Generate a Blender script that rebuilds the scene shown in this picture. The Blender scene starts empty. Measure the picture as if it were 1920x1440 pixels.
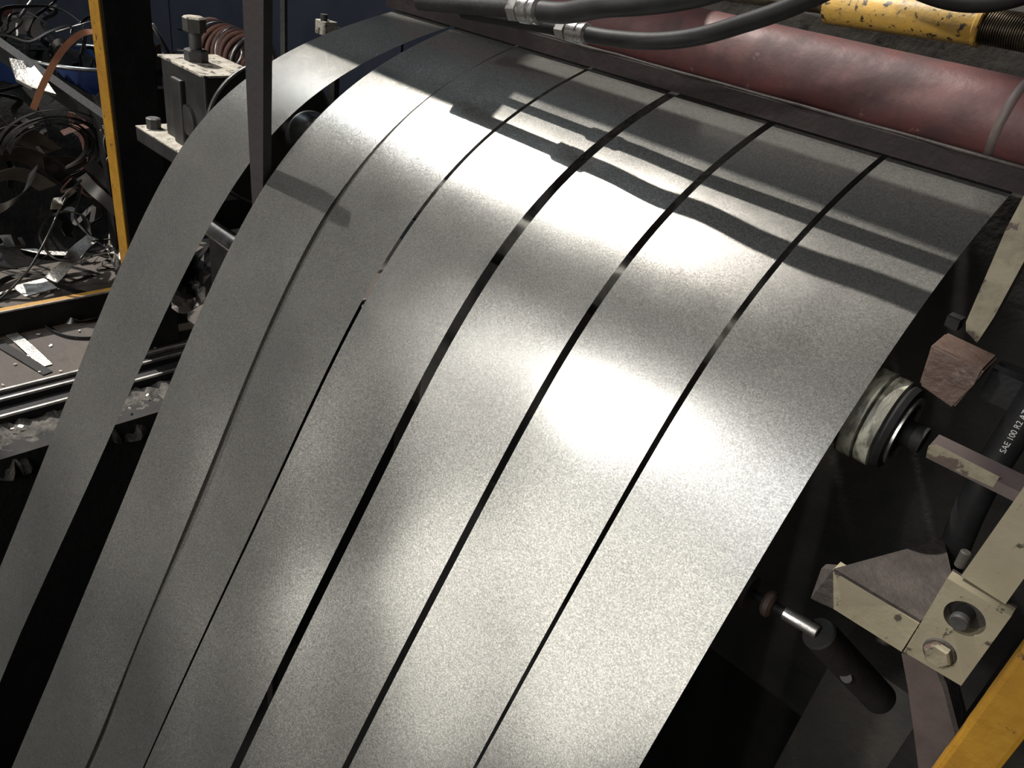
import bpy, bmesh, math, random
from mathutils import Vector, Matrix, Euler

# ------------------------------------------------------------------ camera
S = bpy.context.scene
H = 1.4                                   # camera height above the shop floor
F = 1440.0                                # focal length in pixels of the 1920x1440 frame
RX = Vector((0.70100537, 0.45201439, -0.55161078))
RY = Vector((0.69832614, -0.2781568, 0.6595221))
RZ = Vector((0.14467919, -0.84753276, -0.51064288))
cam_data = bpy.data.cameras.new('camera')
cam = bpy.data.objects.new('camera', cam_data)
S.collection.objects.link(cam)
m = Matrix(((RX[0], -RX[1], -RX[2], 0), (RY[0], -RY[1], -RY[2], 0), (RZ[0], -RZ[1], -RZ[2], H), (0, 0, 0, 1)))
cam.matrix_world = m
cam_data.sensor_width = 36
cam_data.lens = 36 * F / 1920
cam_data.clip_start = 0.02
S.camera = cam

# ------------------------------------------------------------------ world, sun, daylight
S.view_settings.view_transform = 'Standard'
S.view_settings.look = 'None'
S.view_settings.gamma = 1
S.view_settings.use_curve_mapping = False
S.view_settings.exposure = 0.0
w = bpy.data.worlds.new('world')
S.world = w
w.use_nodes = True
bg = w.node_tree.nodes['Background']
bg.inputs[0].default_value = (0.55, 0.7, 1.0, 1)
bg.inputs[1].default_value = 0.025


def light(name, kind, loc, target, energy, color, size=None, sizey=None, angle=None):
    d = bpy.data.lights.new(name, kind)
    d.energy = energy
    d.color = color
    if size:
        d.shape = 'RECTANGLE'
        d.size = size
        d.size_y = sizey or size
    if angle:
        d.angle = angle
    o = bpy.data.objects.new(name, d)
    S.collection.objects.link(o)
    o.location = loc
    o.rotation_euler = (Vector(target) - Vector(loc)).to_track_quat('-Z', 'Y').to_euler()
    return o


SUN = Vector((-0.55, -0.06, 0.83))
light('sun', 'SUN', SUN * 10, (0, 0, 0), 5.6, (1.0, 0.94, 0.86), angle=math.radians(0.8))
light('roof_opening_daylight', 'AREA', (-5.4, 0.78, 6.15), (-5.4, 0.78, 0), 210, (0.74, 0.87, 1.0), 3.0, 1.6)
light('doorway_daylight', 'AREA', (-1.7, -5.95, 1.5), (-1.7, 0, 1.5), 140, (1.0, 0.96, 0.89), 3.4, 2.8)
light('glazing_daylight', 'AREA', (-.5, -5.95, 4.5), (-.5, 0, 3.5), 90, (0.97, 0.98, 1.0), 3.0, 2.0)
light('high_window_daylight', 'AREA', (-2.85, -5.9, 4.75), (-0.6, 0.7, 1.0), 250, (1.0, 0.97, 0.92), 0.4, 0.4)

# ------------------------------------------------------------------ helpers
C = S.collection
PI = math.pi
rnd = random.Random(7)


def at(px, py, X=None, Y=None, Z=None):
    """world point on a pixel ray at a given world plane (Z here is world height)"""
    a, b = px - 960, py - 720
    d = Vector((RX[0] * a + RX[1] * b + RX[2] * F, RY[0] * a + RY[1] * b + RY[2] * F, RZ[0] * a + RZ[1] * b + RZ[2] * F))
    if X is not None:
        t = X / d[0]
    elif Y is not None:
        t = Y / d[1]
    else:
        t = (Z - H) / d[2]
    return Vector((d[0] * t, d[1] * t, d[2] * t + H))


def tag(o, label=None, cat=None, group=None, kind=None):
    if label: o['label'] = label
    if cat: o['category'] = cat
    if group: o['group'] = group
    if kind: o['kind'] = kind
    return o


def empty(name, loc, label=None, cat=None, group=None):
    o = bpy.data.objects.new(name, None)
    o.empty_display_size = 0.05
    C.objects.link(o)
    o.location = loc
    return tag(o, label, cat, group)


def obj(name, bm, mat, parent=None, smooth=False, autosmooth=None):
    me = bpy.data.meshes.new(name)
    bmesh.ops.recalc_face_normals(bm, faces=bm.faces)
    if smooth:
        for f in bm.faces: f.smooth = True
        if autosmooth:
            for e in bm.edges:
                if len(e.link_faces) == 2 and e.calc_face_angle(0) > autosmooth: e.smooth = False
    bm.to_mesh(me)
    bm.free()
    me.materials.append(mat)
    o = bpy.data.objects.new(name, me)
    C.objects.link(o)
    if parent:
        o.parent = parent
        # meshes are written in world coordinates: shift them into the parent's frame
        me.transform(Matrix.Translation(parent_origin(parent)).inverted())
    return o


def parent_origin(p):
    v = Vector((0, 0, 0))
    while p:
        v += p.location
        p = p.parent
    return v


def struct(name, bm, mat, parent=None, **k):
    o = obj(name, bm, mat, parent, **k)
    if not parent: o['kind'] = 'structure'
    return o


def box(lo, hi, bm=None, bev=0.0, rot=None, pivot=None):
    bm = bm or bmesh.new()
    lo, hi = Vector(lo), Vector(hi)
    c = (lo + hi) / 2
    r = bmesh.ops.create_cube(bm, size=1)
    vs = r['verts']
    bmesh.ops.scale(bm, vec=hi - lo, verts=vs)
    if bev:
        es = list({e for v in vs for e in v.link_edges})
        rb = bmesh.ops.bevel(bm, geom=es, offset=bev, segments=2, affect='EDGES', profile=0.6)
        vs = list({v for f in rb['faces'] for v in f.verts} | {v for v in vs if v.is_valid})
    mt = Matrix.Translation(c)
    if rot:
        p = Vector(pivot) if pivot else c
        mt = Matrix.Translation(p) @ Euler(rot).to_matrix().to_4x4() @ Matrix.Translation(-p) @ mt
    bmesh.ops.transform(bm, matrix=mt, verts=vs)
    return bm


def prism(pts, vec, bm=None):
    """extrude a polygon (3-D points) along vec"""
    bm = bm or bmesh.new()
    vec = Vector(vec)
    a = [bm.verts.new(p) for p in pts]
    b = [bm.verts.new(Vector(p) + vec) for p in pts]
    n = len(pts)
    bm.faces.new(a)
    bm.faces.new(list(reversed(b)))
    for i in range(n):
        bm.faces.new((a[i], b[i], b[(i + 1) % n], a[(i + 1) % n]))
    return bm


def frame(axis):
    axis = Vector(axis).normalized()
    u = axis.cross(Vector((0, 0, 1)))
    if u.length < 1e-3: u = axis.cross(Vector((0, 1, 0)))
    u.normalize()
    return axis, u, axis.cross(u)


def lathe(org, axis, prof, n=40, bm=None, rot0=0.0):
    """prof: (distance along axis, radius) pairs"""
    bm = bm or bmesh.new()
    org = Vector(org)
    a, u, v = frame(axis)
    rings = []
    for d, r in prof:
        if r < 1e-6:
            rings.append([bm.verts.new(org + a * d)])
        else:
            rings.append([bm.verts.new(org + a * d + (u * math.cos(rot0 + 2 * PI * i / n) + v * math.sin(rot0 + 2 * PI * i / n)) * r) for i in range(n)])
    for A, B in zip(rings, rings[1:]):
        for i in range(n):
            j = (i + 1) % n
            if len(A) == 1 and len(B) == 1: continue
            if len(A) == 1: bm.faces.new((A[0], B[i], B[j]))
            elif len(B) == 1: bm.faces.new((A[i], B[0], A[j]))
            else: bm.faces.new((A[i], B[i], B[j], A[j]))
    return bm


def cyl(p, q, r, n=32, bm=None, r2=None, ch=0.0):
    p, q = Vector(p), Vector(q)
    L = (q - p).length
    r2 = r if r2 is None else r2
    pr = [(0, 0), (0, r - ch), (ch, r), (L - ch, r2), (L, r2 - ch), (L, 0)] if ch else [(0, 0), (0, r), (L, r2), (L, 0)]
    return lathe(p, q - p, pr, n, bm)


def spline(pts, per=10):
    pts = [Vector(p) for p in pts]
    P = [pts[0] * 2 - pts[1]] + pts + [pts[-1] * 2 - pts[-2]]
    out = []
    for i in range(1, len(P) - 2):
        for k in range(per):
            t = k / per
            a, b, c, d = P[i - 1], P[i], P[i + 1], P[i + 2]
            out.append(0.5 * (2 * b + (c - a) * t + (2 * a - 5 * b + 4 * c - d) * t * t + (3 * b - a - 3 * c + d) * t ** 3))
    out.append(pts[-1])
    return out


def tube(pts, r, n=14, bm=None, per=10, smooth=True):
    bm = bm or bmesh.new()
    P = spline(pts, per) if smooth else [Vector(p) for p in pts]
    _, u, v = frame(P[1] - P[0])
    rings = []
    for i, p in enumerate(P):
        t = (P[min(i + 1, len(P) - 1)] - P[max(i - 1, 0)]).normalized()
        u = (u - t * u.dot(t)).normalized()
        v = t.cross(u)
        rr = r(i / (len(P) - 1)) if callable(r) else r
        rings.append([bm.verts.new(p + (u * math.cos(2 * PI * k / n) + v * math.sin(2 * PI * k / n)) * rr) for k in range(n)])
    for A, B in zip(rings, rings[1:]):
        for i in range(n):
            bm.faces.new((A[i], B[i], B[(i + 1) % n], A[(i + 1) % n]))
    bm.faces.new(rings[0])
    bm.faces.new(list(reversed(rings[-1])))
    return bm


def ribbon(pts, width, side, th=0.0012, bm=None, per=8, twist=0.0, wfun=None):
    """flat metal ribbon along pts; side = approximate width direction"""
    bm = bm or bmesh.new()
    P = spline(pts, per)
    side = Vector(side).normalized()
    rings = []
    N = len(P) - 1
    for i, p in enumerate(P):
        t = (P[min(i + 1, N)] - P[max(i - 1, 0)]).normalized()
        s = (side - t * side.dot(t))
        if s.length < 1e-3: s = t.orthogonal()
        s.normalize()
        if twist: s = (Matrix.Rotation(twist * i / N, 3, t) @ s)
        nrm = t.cross(s)
        hw = width / 2 * (wfun(i / N) if wfun else 1)
        rings.append([bm.verts.new(p + s * a * hw + nrm * b * th / 2) for a, b in ((-1, -1), (1, -1), (1, 1), (-1, 1))])
    for A, B in zip(rings, rings[1:]):
        for i in range(4):
            f = bm.faces.new((A[i], B[i], B[(i + 1) % 4], A[(i + 1) % 4]))
            f.smooth = i in (0, 2)
    bm.faces.new(rings[0])
    bm.faces.new(list(reversed(rings[-1])))
    bm.normal_update()
    for e in bm.edges:
        if len(e.link_faces) == 2 and not (e.link_faces[0].smooth and e.link_faces[1].smooth): e.smooth = False
    return bm


# ------------------------------------------------------------------ materials
def mat(name, c1, c2=None, scale=20.0, lo=0.4, hi=0.6, rough=0.6, rough2=None, metal=0.0, bump=0.0, bscale=60.0,
        c3=None, scale3=60.0, lo3=0.6, hi3=0.66, detail=6.0, stretch=None, spec=0.5):
    M = bpy.data.materials.new(name)
    M.use_nodes = True
    nt = M.node_tree
    b = nt.nodes['Principled BSDF']
    b.inputs['Metallic'].default_value = metal
    b.inputs['Roughness'].default_value = rough
    b.inputs['Specular IOR Level'].default_value = spec
    b.inputs['Base Color'].default_value = (*c1, 1)
    L = nt.links.new
    tc = nt.nodes.new('ShaderNodeTexCoord')
    co = tc.outputs['Object']
    if stretch:
        mp = nt.nodes.new('ShaderNodeMapping')
        mp.inputs['Scale'].default_value = stretch
        L(co, mp.inputs['Vector'])
        co = mp.outputs['Vector']

    def noise(s, d=detail):
        n = nt.nodes.new('ShaderNodeTexNoise')
        n.inputs['Scale'].default_value = s
        n.inputs['Detail'].default_value = d
        n.inputs['Roughness'].default_value = 0.6
        L(co, n.inputs['Vector'])
        return n.outputs['Fac']

    def ramp(fac, a, z):
        r = nt.nodes.new('ShaderNodeMapRange')
        r.inputs['From Min'].default_value = a
        r.inputs['From Max'].default_value = z
        L(fac, r.inputs['Value'])
        return r.outputs['Result']

    def mix(f, A, B):
        x = nt.nodes.new('ShaderNodeMix')
        x.data_type = 'RGBA'
        L(f, x.inputs['Factor'])
        for v, k in ((A, 6), (B, 7)):
            if isinstance(v, tuple): x.inputs[k].default_value = (*v, 1)
            else: L(v, x.inputs[k])
        return x.outputs[2]
    col = None
    if c2:
        f1 = ramp(noise(scale), lo, hi)
        col = mix(f1, c1, c2)
        if rough2 is not None:
            x = nt.nodes.new('ShaderNodeMix')
            L(f1, x.inputs[0])
            x.inputs[2].default_value = rough
            x.inputs[3].default_value = rough2
            L(x.outputs[0], b.inputs['Roughness'])
    if c3:
        f3 = ramp(noise(scale3), lo3, hi3)
        col = mix(f3, col if col else c1, c3)
    if col: L(col, b.inputs['Base Color'])
    if bump:
        bp = nt.nodes.new('ShaderNodeBump')
        bp.inputs['Strength'].default_value = bump
        bp.inputs['Distance'].default_value = 0.01
        L(noise(bscale), bp.inputs['Height'])
        L(bp.outputs['Normal'], b.inputs['Normal'])
    return M


def galvanised():
    M = bpy.data.materials.new('galvanised_steel')
    M.use_nodes = True
    nt = M.node_tree
    L = nt.links.new
    b = nt.nodes['Principled BSDF']
    b.inputs['Metallic'].default_value = 0.80
    tc = nt.nodes.new('ShaderNodeTexCoord')

    def noise(s, d, r=0.6):
        n = nt.nodes.new('ShaderNodeTexNoise')
        n.inputs['Scale'].default_value = s
        n.inputs['Detail'].default_value = d
        n.inputs['Roughness'].default_value = r
        L(tc.outputs['Object'], n.inputs['Vector'])
        return n.outputs['Fac']
    # spangle: the crystal grain of the zinc coat
    v = nt.nodes.new('ShaderNodeTexVoronoi')
    v.inputs['Scale'].default_value = 760
    L(tc.outputs['Object'], v.inputs['Vector'])
    sep = nt.nodes.new('ShaderNodeSeparateColor')
    L(v.outputs['Color'], sep.inputs[0])
    g = nt.nodes.new('ShaderNodeMapRange')
    L(sep.outputs[0], g.inputs['Value'])
    g.inputs['To Min'].default_value = 0.0
    g.inputs['To Max'].default_value = 1.0
    mx = nt.nodes.new('ShaderNodeMix')
    mx.data_type = 'RGBA'
    L(g.outputs['Result'], mx.inputs['Factor'])
    mx.inputs[6].default_value = (0.35, 0.35, 0.33, 1)
    mx.inputs[7].default_value = (0.59, 0.585, 0.555, 1)
    big = noise(9, 4)
    mr = nt.nodes.new('ShaderNodeMapRange')
    L(big, mr.inputs['Value'])
    mr.inputs['From Min'].default_value = 0.3
    mr.inputs['From Max'].default_value = 0.7
    mr.inputs['To Min'].default_value = 0.23
    mr.inputs['To Max'].default_value = 0.275
    L(mr.outputs['Result'], b.inputs['Roughness'])
    L(mx.outputs[2], b.inputs['Base Color'])
    bp = nt.nodes.new('ShaderNodeBump')
    bp.inputs['Strength'].default_value = 0.12
    bp.inputs['Distance'].default_value = 0.002
    L(sep.outputs[1], bp.inputs['Height'])
    L(bp.outputs['Normal'], b.inputs['Normal'])
    return M


M_strip = galvanised()
M_black = mat('black_oily_steel', (0.010, 0.010, 0.011), (0.022, 0.02, 0.018), 12, 0.4, 0.7, rough=0.6, rough2=0.75, bump=0.15, bscale=80, spec=0.25)
M_post = mat('dark_brown_steel', (0.035, 0.028, 0.027), (0.02, 0.018, 0.02), 9, 0.4, 0.65, rough=0.5, rough2=0.65, bump=0.1)
M_machine = mat('machine_grey', (0.03, 0.03, 0.03), (0.055, 0.05, 0.042), 8, 0.4, 0.65, rough=0.6, bump=0.25, bscale=30)
M_red = mat('red_oxide_paint', (0.10, 0.034, 0.032), (0.055, 0.024, 0.024), 14, 0.42, 0.62, rough=0.55, rough2=0.68, bump=0.12, bscale=45,
            c3=(0.20, 0.11, 0.105), scale3=50, lo3=0.66, hi3=0.74)
M_lip = mat('greasy_maroon_steel', (0.010, 0.0065, 0.0065), (0.018, 0.011, 0.011), 25, 0.4, 0.7, rough=0.7, bump=0.15, bscale=60, spec=0.25)
M_panel = mat('greasy_concrete_grey', (0.10, 0.093, 0.083), (0.15, 0.14, 0.125), 14, 0.35, 0.7, rough=0.9, bump=0.15, bscale=30,
              c3=(0.03, 0.028, 0.025), scale3=22, lo3=0.58, hi3=0.66)
M_yel = mat('yellow_paint', (0.34, 0.175, 0.014), (0.27, 0.125, 0.011), 18, 0.4, 0.65, rough=0.5, bump=0.12, bscale=70,
            c3=(0.05, 0.035, 0.02), scale3=40, lo3=0.64, hi3=0.68)
M_yel_dirty = mat('grimy_yellow_paint', (0.55, 0.33, 0.06), (0.45, 0.29, 0.08), 30, 0.4, 0.6, rough=0.5, bump=0.15, bscale=70,
                  c3=(0.05, 0.035, 0.02), scale3=75, lo3=0.57, hi3=0.62)
M_thread = mat('oily_threaded_steel', (0.16, 0.13, 0.09), (0.07, 0.055, 0.04), 40, 0.4, 0.6, rough=0.4, metal=0.7)
M_rubber = mat('black_rubber', (0.009, 0.009, 0.010), (0.016, 0.016, 0.016), 30, 0.4, 0.7, rough=0.55, bump=0.05, bscale=120, spec=0.35)
M_chrome = mat('zinc_plated_fitting', (0.55, 0.54, 0.52), (0.3, 0.29, 0.28), 60, 0.4, 0.65, rough=0.25, rough2=0.5, metal=0.95)
M_cream = mat('cream_machine_paint', (0.27, 0.24, 0.165), (0.225, 0.195, 0.13), 16, 0.4, 0.7, rough=0.55, bump=0.08, bscale=60,
              c3=(0.06, 0.05, 0.035), scale3=60, lo3=0.62, hi3=0.66)
M_cream_worn = mat('worn_cream_paint', (0.25, 0.22, 0.15), (0.14, 0.125, 0.085), 22, 0.42, 0.6, rough=0.55, bump=0.1, bscale=60,
                   c3=(0.075, 0.05, 0.04), scale3=20, lo3=0.545, hi3=0.56)
M_brown = mat('rusty_brown_steel', (0.10, 0.065, 0.05), (0.065, 0.036, 0.028), 25, 0.4, 0.65, rough=0.55, bump=0.3, bscale=70,
              c3=(0.17, 0.14, 0.12), scale3=30, lo3=0.6, hi3=0.7)
M_pinkbrown = mat('mauve_brown_primer', (0.10, 0.074, 0.068), (0.07, 0.053, 0.05), 20, 0.4, 0.65, rough=0.6, bump=0.1)
M_gusset = mat('dusty_dark_brown', (0.03, 0.024, 0.021), (0.055, 0.046, 0.038), 26, 0.45, 0.7, rough=0.8, bump=0.4, bscale=60)
M_roll = mat('worn_roller_cover', (0.36, 0.36, 0.29), (0.10, 0.097, 0.075), 26, 0.44, 0.56, rough=0.5, bump=0.15, bscale=50, stretch=(2.2, 0.8, 0.8))
M_groove = mat('groove_dark', (0.02, 0.02, 0.018), rough=0.7)
M_rollsteel = mat('polished_roller_steel', (0.45, 0.45, 0.45), (0.3, 0.3, 0.3), 40, 0.4, 0.6, rough=0.22, metal=0.95)
M_dusty = mat('dusty_top_plate', (0.42, 0.39, 0.33), (0.30, 0.27, 0.22), 30, 0.4, 0.6, rough=0.9, bump=0.5, bscale=55,
              c3=(0.05, 0.045, 0.04), scale3=42, lo3=0.56, hi3=0.6)
M_block = mat('black_housing_paint', (0.018, 0.0175, 0.017), (0.03, 0.028, 0.026), 12, 0.4, 0.6, rough=0.5, bump=0.08)
M_scrap = mat('scrap_steel_ribbon', (0.30, 0.29, 0.28), (0.12, 0.115, 0.11), 7, 0.4, 0.65, rough=0.28, rough2=0.4, metal=0.95)
M_scrapdark = mat('oil_dark_scrap_steel', (0.075, 0.07, 0.065), (0.03, 0.028, 0.026), 7, 0.4, 0.65, rough=0.3, rough2=0.45, metal=0.9)
M_foil = mat('crumpled_zinc_sheet', (0.55, 0.52, 0.47), (0.35, 0.33, 0.3), 40, 0.4, 0.6, rough=0.4, metal=0.8, bump=0.5, bscale=90)
M_copper = mat('rust_orange_strap', (0.34, 0.15, 0.075), (0.22, 0.09, 0.05), 12, 0.4, 0.6, rough=0.5, metal=0.2)
M_rust = mat('rust_red_brown', (0.14, 0.06, 0.04), (0.08, 0.035, 0.028), 20, 0.4, 0.6, rough=0.7, bump=0.2)
M_blue = mat('blue_drum_paint', (0.025, 0.06, 0.20), (0.018, 0.04, 0.14), 8, 0.4, 0.7, rough=0.4)
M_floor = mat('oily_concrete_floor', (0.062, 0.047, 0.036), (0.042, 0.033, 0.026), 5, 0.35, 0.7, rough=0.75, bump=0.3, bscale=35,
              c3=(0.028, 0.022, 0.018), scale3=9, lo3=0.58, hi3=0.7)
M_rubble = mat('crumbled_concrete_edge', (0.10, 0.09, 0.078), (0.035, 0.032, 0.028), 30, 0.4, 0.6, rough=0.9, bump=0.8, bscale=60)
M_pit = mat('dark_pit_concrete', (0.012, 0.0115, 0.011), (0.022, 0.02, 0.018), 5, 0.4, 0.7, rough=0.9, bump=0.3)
M_rail = mat('bright_steel_edge', (0.6, 0.59, 0.57), (0.35, 0.34, 0.32), 30, 0.4, 0.65, rough=0.35, metal=0.8)
M_wall = mat('dark_hall_cladding', (0.022, 0.026, 0.036), (0.03, 0.034, 0.044), 1.5, 0.4, 0.6, rough=0.8)
M_brownsheet = mat('tarnished_brown_sheet', (0.14, 0.11, 0.085), (0.07, 0.055, 0.045), 8, 0.4, 0.65, rough=0.55, metal=0.4)
M_navy = mat('dark_navy_backdrop', (0.010, 0.014, 0.024), (0.016, 0.02, 0.03), 3, 0.4, 0.6, rough=0.5)  # near-black blue put in for the dark hall background
M_swarf = mat('oily_black_swarf', (0.006, 0.006, 0.006), (0.014, 0.012, 0.010), 14, 0.4, 0.7, rough=0.95, bump=0.6, bscale=40, spec=0.1)
M_chip = mat('metal_chip', (0.6, 0.58, 0.54), rough=0.4, metal=0.6)
M_white = mat('white_print', (0.6, 0.6, 0.58), rough=0.6)

# ------------------------------------------------------------------ the hall
PX0, PX1, PY0, PY1 = -2.06, 0.02, -1.6, 1.75       # looping pit
bm = bmesh.new()
box((-9, -6, -0.3), (-2.30, 6, 0), bm)
box((PX1, -6, -0.3), (4, 6, 0), bm)
box((-2.30, -6, -0.3), (PX1, PY0, 0), bm)
box((-2.30, PY1, -0.3), (PX1, 6, 0), bm)
struct('floor', bm, M_floor)
bm = bmesh.new()
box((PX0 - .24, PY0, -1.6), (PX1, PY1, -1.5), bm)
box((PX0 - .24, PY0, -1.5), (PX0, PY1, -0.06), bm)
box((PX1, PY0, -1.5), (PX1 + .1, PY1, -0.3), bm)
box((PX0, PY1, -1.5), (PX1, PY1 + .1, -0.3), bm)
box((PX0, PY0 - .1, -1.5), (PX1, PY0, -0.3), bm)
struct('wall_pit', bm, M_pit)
struct('wall_left', box((-9.2, -6, 0), (-9, 6, 6.4)), M_wall)
struct('wall_right', box((4, -6, 0), (4.2, 6, 6.4)), M_wall)
struct('wall_back', box((-9, 6, 0), (4, 6.2, 6.4)), M_wall)
bm = bmesh.new()
box((-9, -6.2, 0), (-3.5, -6, 4.3), bm); box((0.1, -6.2, 0), (4, -6, 3.4), bm); box((1.0, -6.2, 3.4), (4, -6, 4.3), bm); box((-3.5, -6.2, 3.0), (0.1, -6, 3.4), bm); box((-3.5, -6.2, 3.4), (-2.05, -6, 4.3), bm)
box((-9, -6.2, 4.3), (-3.2, -6, 6.4), bm); box((-2.5, -6.2, 4.3), (-2.05, -6, 6.4), bm); box((1.0, -6.2, 4.3), (4, -6, 6.4), bm); box((-2.05, -6.2, 5.6), (1.0, -6, 6.4), bm); box((-3.2, -6.2, 5.1), (-2.5, -6, 6.4), bm)
struct('wall_front', bm, M_wall)
OX0, OX1, OY0, OY1 = -7.5, -3.38, -0.08, 1.6        # unseen roof opening, its edges placed to limit the sunlit area
bm = bmesh.new()
box((-9, -6, 6.0), (OX0, 6, 6.12), bm); box((OX1, -6, 6.0), (4, 6, 6.12), bm)
box((OX0, -6, 6.0), (OX1, OY0, 6.12), bm); box((OX0, OY1, 6.0), (OX1, 6, 6.12), bm)
struct('ceiling', bm, M_wall)

# ------------------------------------------------------------------ the seven steel strips
Z0 = H - 0.2
# hanging profile shared by all strips, w = height below the exit lip (negative)
def prof(w, x):
    return 1.113 + (.49182 - .018095 * x) * w + (.20439 - .09766 * x) * (math.exp(w / .11) - 1)


def track(v, d):
    """sideways position of a strip edge at drop d: values at d = 0, .25 and 1.0"""
    if d < .25:
        f = d / .25
        return v[0] + (v[1] - v[0]) * f * (2 - f)
    f = min(1.2, (d - .25) / .75)
    return v[1] + (v[2] - v[1]) * f


STR = [((-1.434, -1.474, -1.452), (-1.258, -1.282, -1.305), 0, 'outermost steel strip at the left, hanging apart beyond the wide gap and the dark post'),
       ((-1.245, -1.212, -1.185), (-1.0715, -1.050, -1.012), -.002, 'second steel strip from the left, its left edge against the dark post and wide gap'),
       ((-1.0675, -1.055, -1.045), (-0.8905, -0.886, -0.8825), .008, 'third steel strip from the left, tucked slightly under its left neighbour'),
       ((-0.8830, -0.8790, -0.8785), (-0.7175, -0.7175, -0.7175), 0, 'middle steel strip, fourth from the left, with the brightest sun glare'),
       ((-0.7005, -0.7005, -0.7015), (-0.5365, -0.5405, -0.5405), 0, 'fifth steel strip from the left, bordered by the two widest black slits'),
       ((-0.5245, -0.5290, -0.5305), (-0.3635, -0.3690, -0.3675), 0, 'sixth steel strip from the left, with a round bright glint half way down'),
       ((-0.3550, -0.3610, -0.3645), (-0.1975, -0.1930, -0.1890), 0, 'rightmost steel strip, running beside the worn roller end')]
for i, (XL, XR, dy, lab) in enumerate(STR):
    bm = bmesh.new()
    rows = []
    NA, NB = 12, 130
    ws = [(1.34, .0105), (1.24, .0105), (1.18, .0100), (1.15, .0080), (1.13, .0050)]
    for yb, wz in ws:
        rows.append([(XL[0] + (XR[0] - XL[0]) * a / NA, yb, Z0 + wz) for a in range(NA + 1)])
    for k in range(NB + 1):
        u = k / NB
        d = (u ** 1.35) * 2.3
        xl, xr = track(XL, d), track(XR, d)
        row = []
        for a in range(NA + 1):
            t = a / NA
            x = xl + (xr - xl) * t
            # slack waviness of the free-hanging strip
            g = min(1, max(0, d - .2) * 2.5)
            wave = .0036 * math.sin(PI * t) * math.sin(d * 13 + i * 2.4) * g + .0016 * math.sin(d * 9.0 + i * .8 + t * .8) * g
            row.append((x, prof(-d, x) + wave + dy * (1 - t) * min(1, d * 4), Z0 - d))
        rows.append(row)
    V = [[bm.verts.new(p) for p in r] for r in rows]
    for A, B in zip(V, V[1:]):
        for a in range(NA):
            bm.faces.new((A[a], A[a + 1], B[a + 1], B[a]))
    bmesh.ops.solidify(bm, geom=bm.faces[:], thickness=.0014)
    o = obj('steel_strip', bm, M_strip, smooth=True, autosmooth=.8)
    tag(o, lab, 'steel strip', 'slit steel strips')

# ------------------------------------------------------------------ exit side of the machine
# rolled tube over the strips
t = empty('hold_down_tube', (-.6, 1.185, H - .129), 'long dark red painted tube lying across the strips at the machine exit', 'tube')
obj('tube_body', cyl((-1.46, 1.185, H - .129), (.14, 1.185, H - .129), .056, 64, ch=.004), M_red, t, smooth=True, autosmooth=.6)
bm = lathe((-.245, 1.185, H - .129), (1, 0, 0), [(-.006, .0558), (-.004, .058), (0, .059), (.004, .058), (.006, .0558)], 64)
obj('weld_bead', bm, M_pinkbrown, t, smooth=True)
for x in (-.64, -.40):
    bm = lathe((x, 1.185, H - .129), (1, 0, .12), [(-.003, .0557), (0, .05625), (.003, .0557)], 64)
    obj('rub_mark', bm, M_red, t, smooth=True)
t = empty('exit_lip', (-.6, 1.125, H - .19), 'greasy dark ledge along the foot of the red tube', 'ledge')
pts = [(-1.455, 1.114, H - .1925), (-1.455, 1.116, H - .166), (-1.455, 1.122, H - .162), (-1.455, 1.136, H - .1625), (-1.455, 1.136, H - .186)]
obj('lip_plate', prism(pts, (1.66, 0, 0)), M_lip, t)
bm = tube([(-1.455 + 1.66 * k / 24, 1.1185 + .0012 * math.sin(k * 2.1), H - .1635 + .0008 * math.sin(k * 3.7)) for k in range(25)], .0022, 6, per=2)
obj('worn_edge', bm, M_gusset, t, smooth=True)
# machine body behind the tube
t = empty('slitting_machine', (-.5, 1.4, .6), 'tall grease-stained grey machine housing behind the red tube', 'machine')
obj('housing_panel', box((-1.0, 1.40, .75), (.5, 1.46, 1.95)), M_panel, t)
obj('lower_housing', box((-1.5, 1.36, 0.0), (.5, 1.75, 1.17), bev=.01), M_machine, t)
# yellow pipe with threaded end
a = at(1556, 12, Y=1.33); b = at(1846, 48, Y=1.30); c = at(1990, 74, Y=1.29)
t = empty('tie_rod', (a + b) / 2, 'grimy yellow sleeve with an oily threaded rod end, above the red tube', 'rod')
obj('yellow_sleeve', cyl(a, b, .0265, 40, ch=.003), M_yel_dirty, t, smooth=True, autosmooth=.6)
ax = (c - b).normalized()
L = (c - b).length
n = 30
pr = [(0, 0), (0, .0235)]
for k in range(n):
    pr += [(L * (k + .25) / n, .0235), (L * (k + .5) / n, .0205), (L * (k + .75) / n, .0205), (L * (k + 1) / n, .0235)]
pr += [(L, 0)]
obj('threaded_rod', lathe(b, ax, pr, 36), M_thread, t, smooth=True, autosmooth=.5)
obj('collar', cyl(b - ax * .006, b + ax * .003, .0285, 40, ch=.002), M_yel_dirty, t, smooth=True, autosmooth=.6)
obj('end_pin', cyl(at(1557, 4, Y=1.31), at(1558, 24, Y=1.31), .003, 10), M_chrome, t, smooth=True)
d = (a - b).normalized()
obj('rod_core', cyl(a - d * .01, a + d * .30, .012, 20), M_thread, t, smooth=True)

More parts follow.
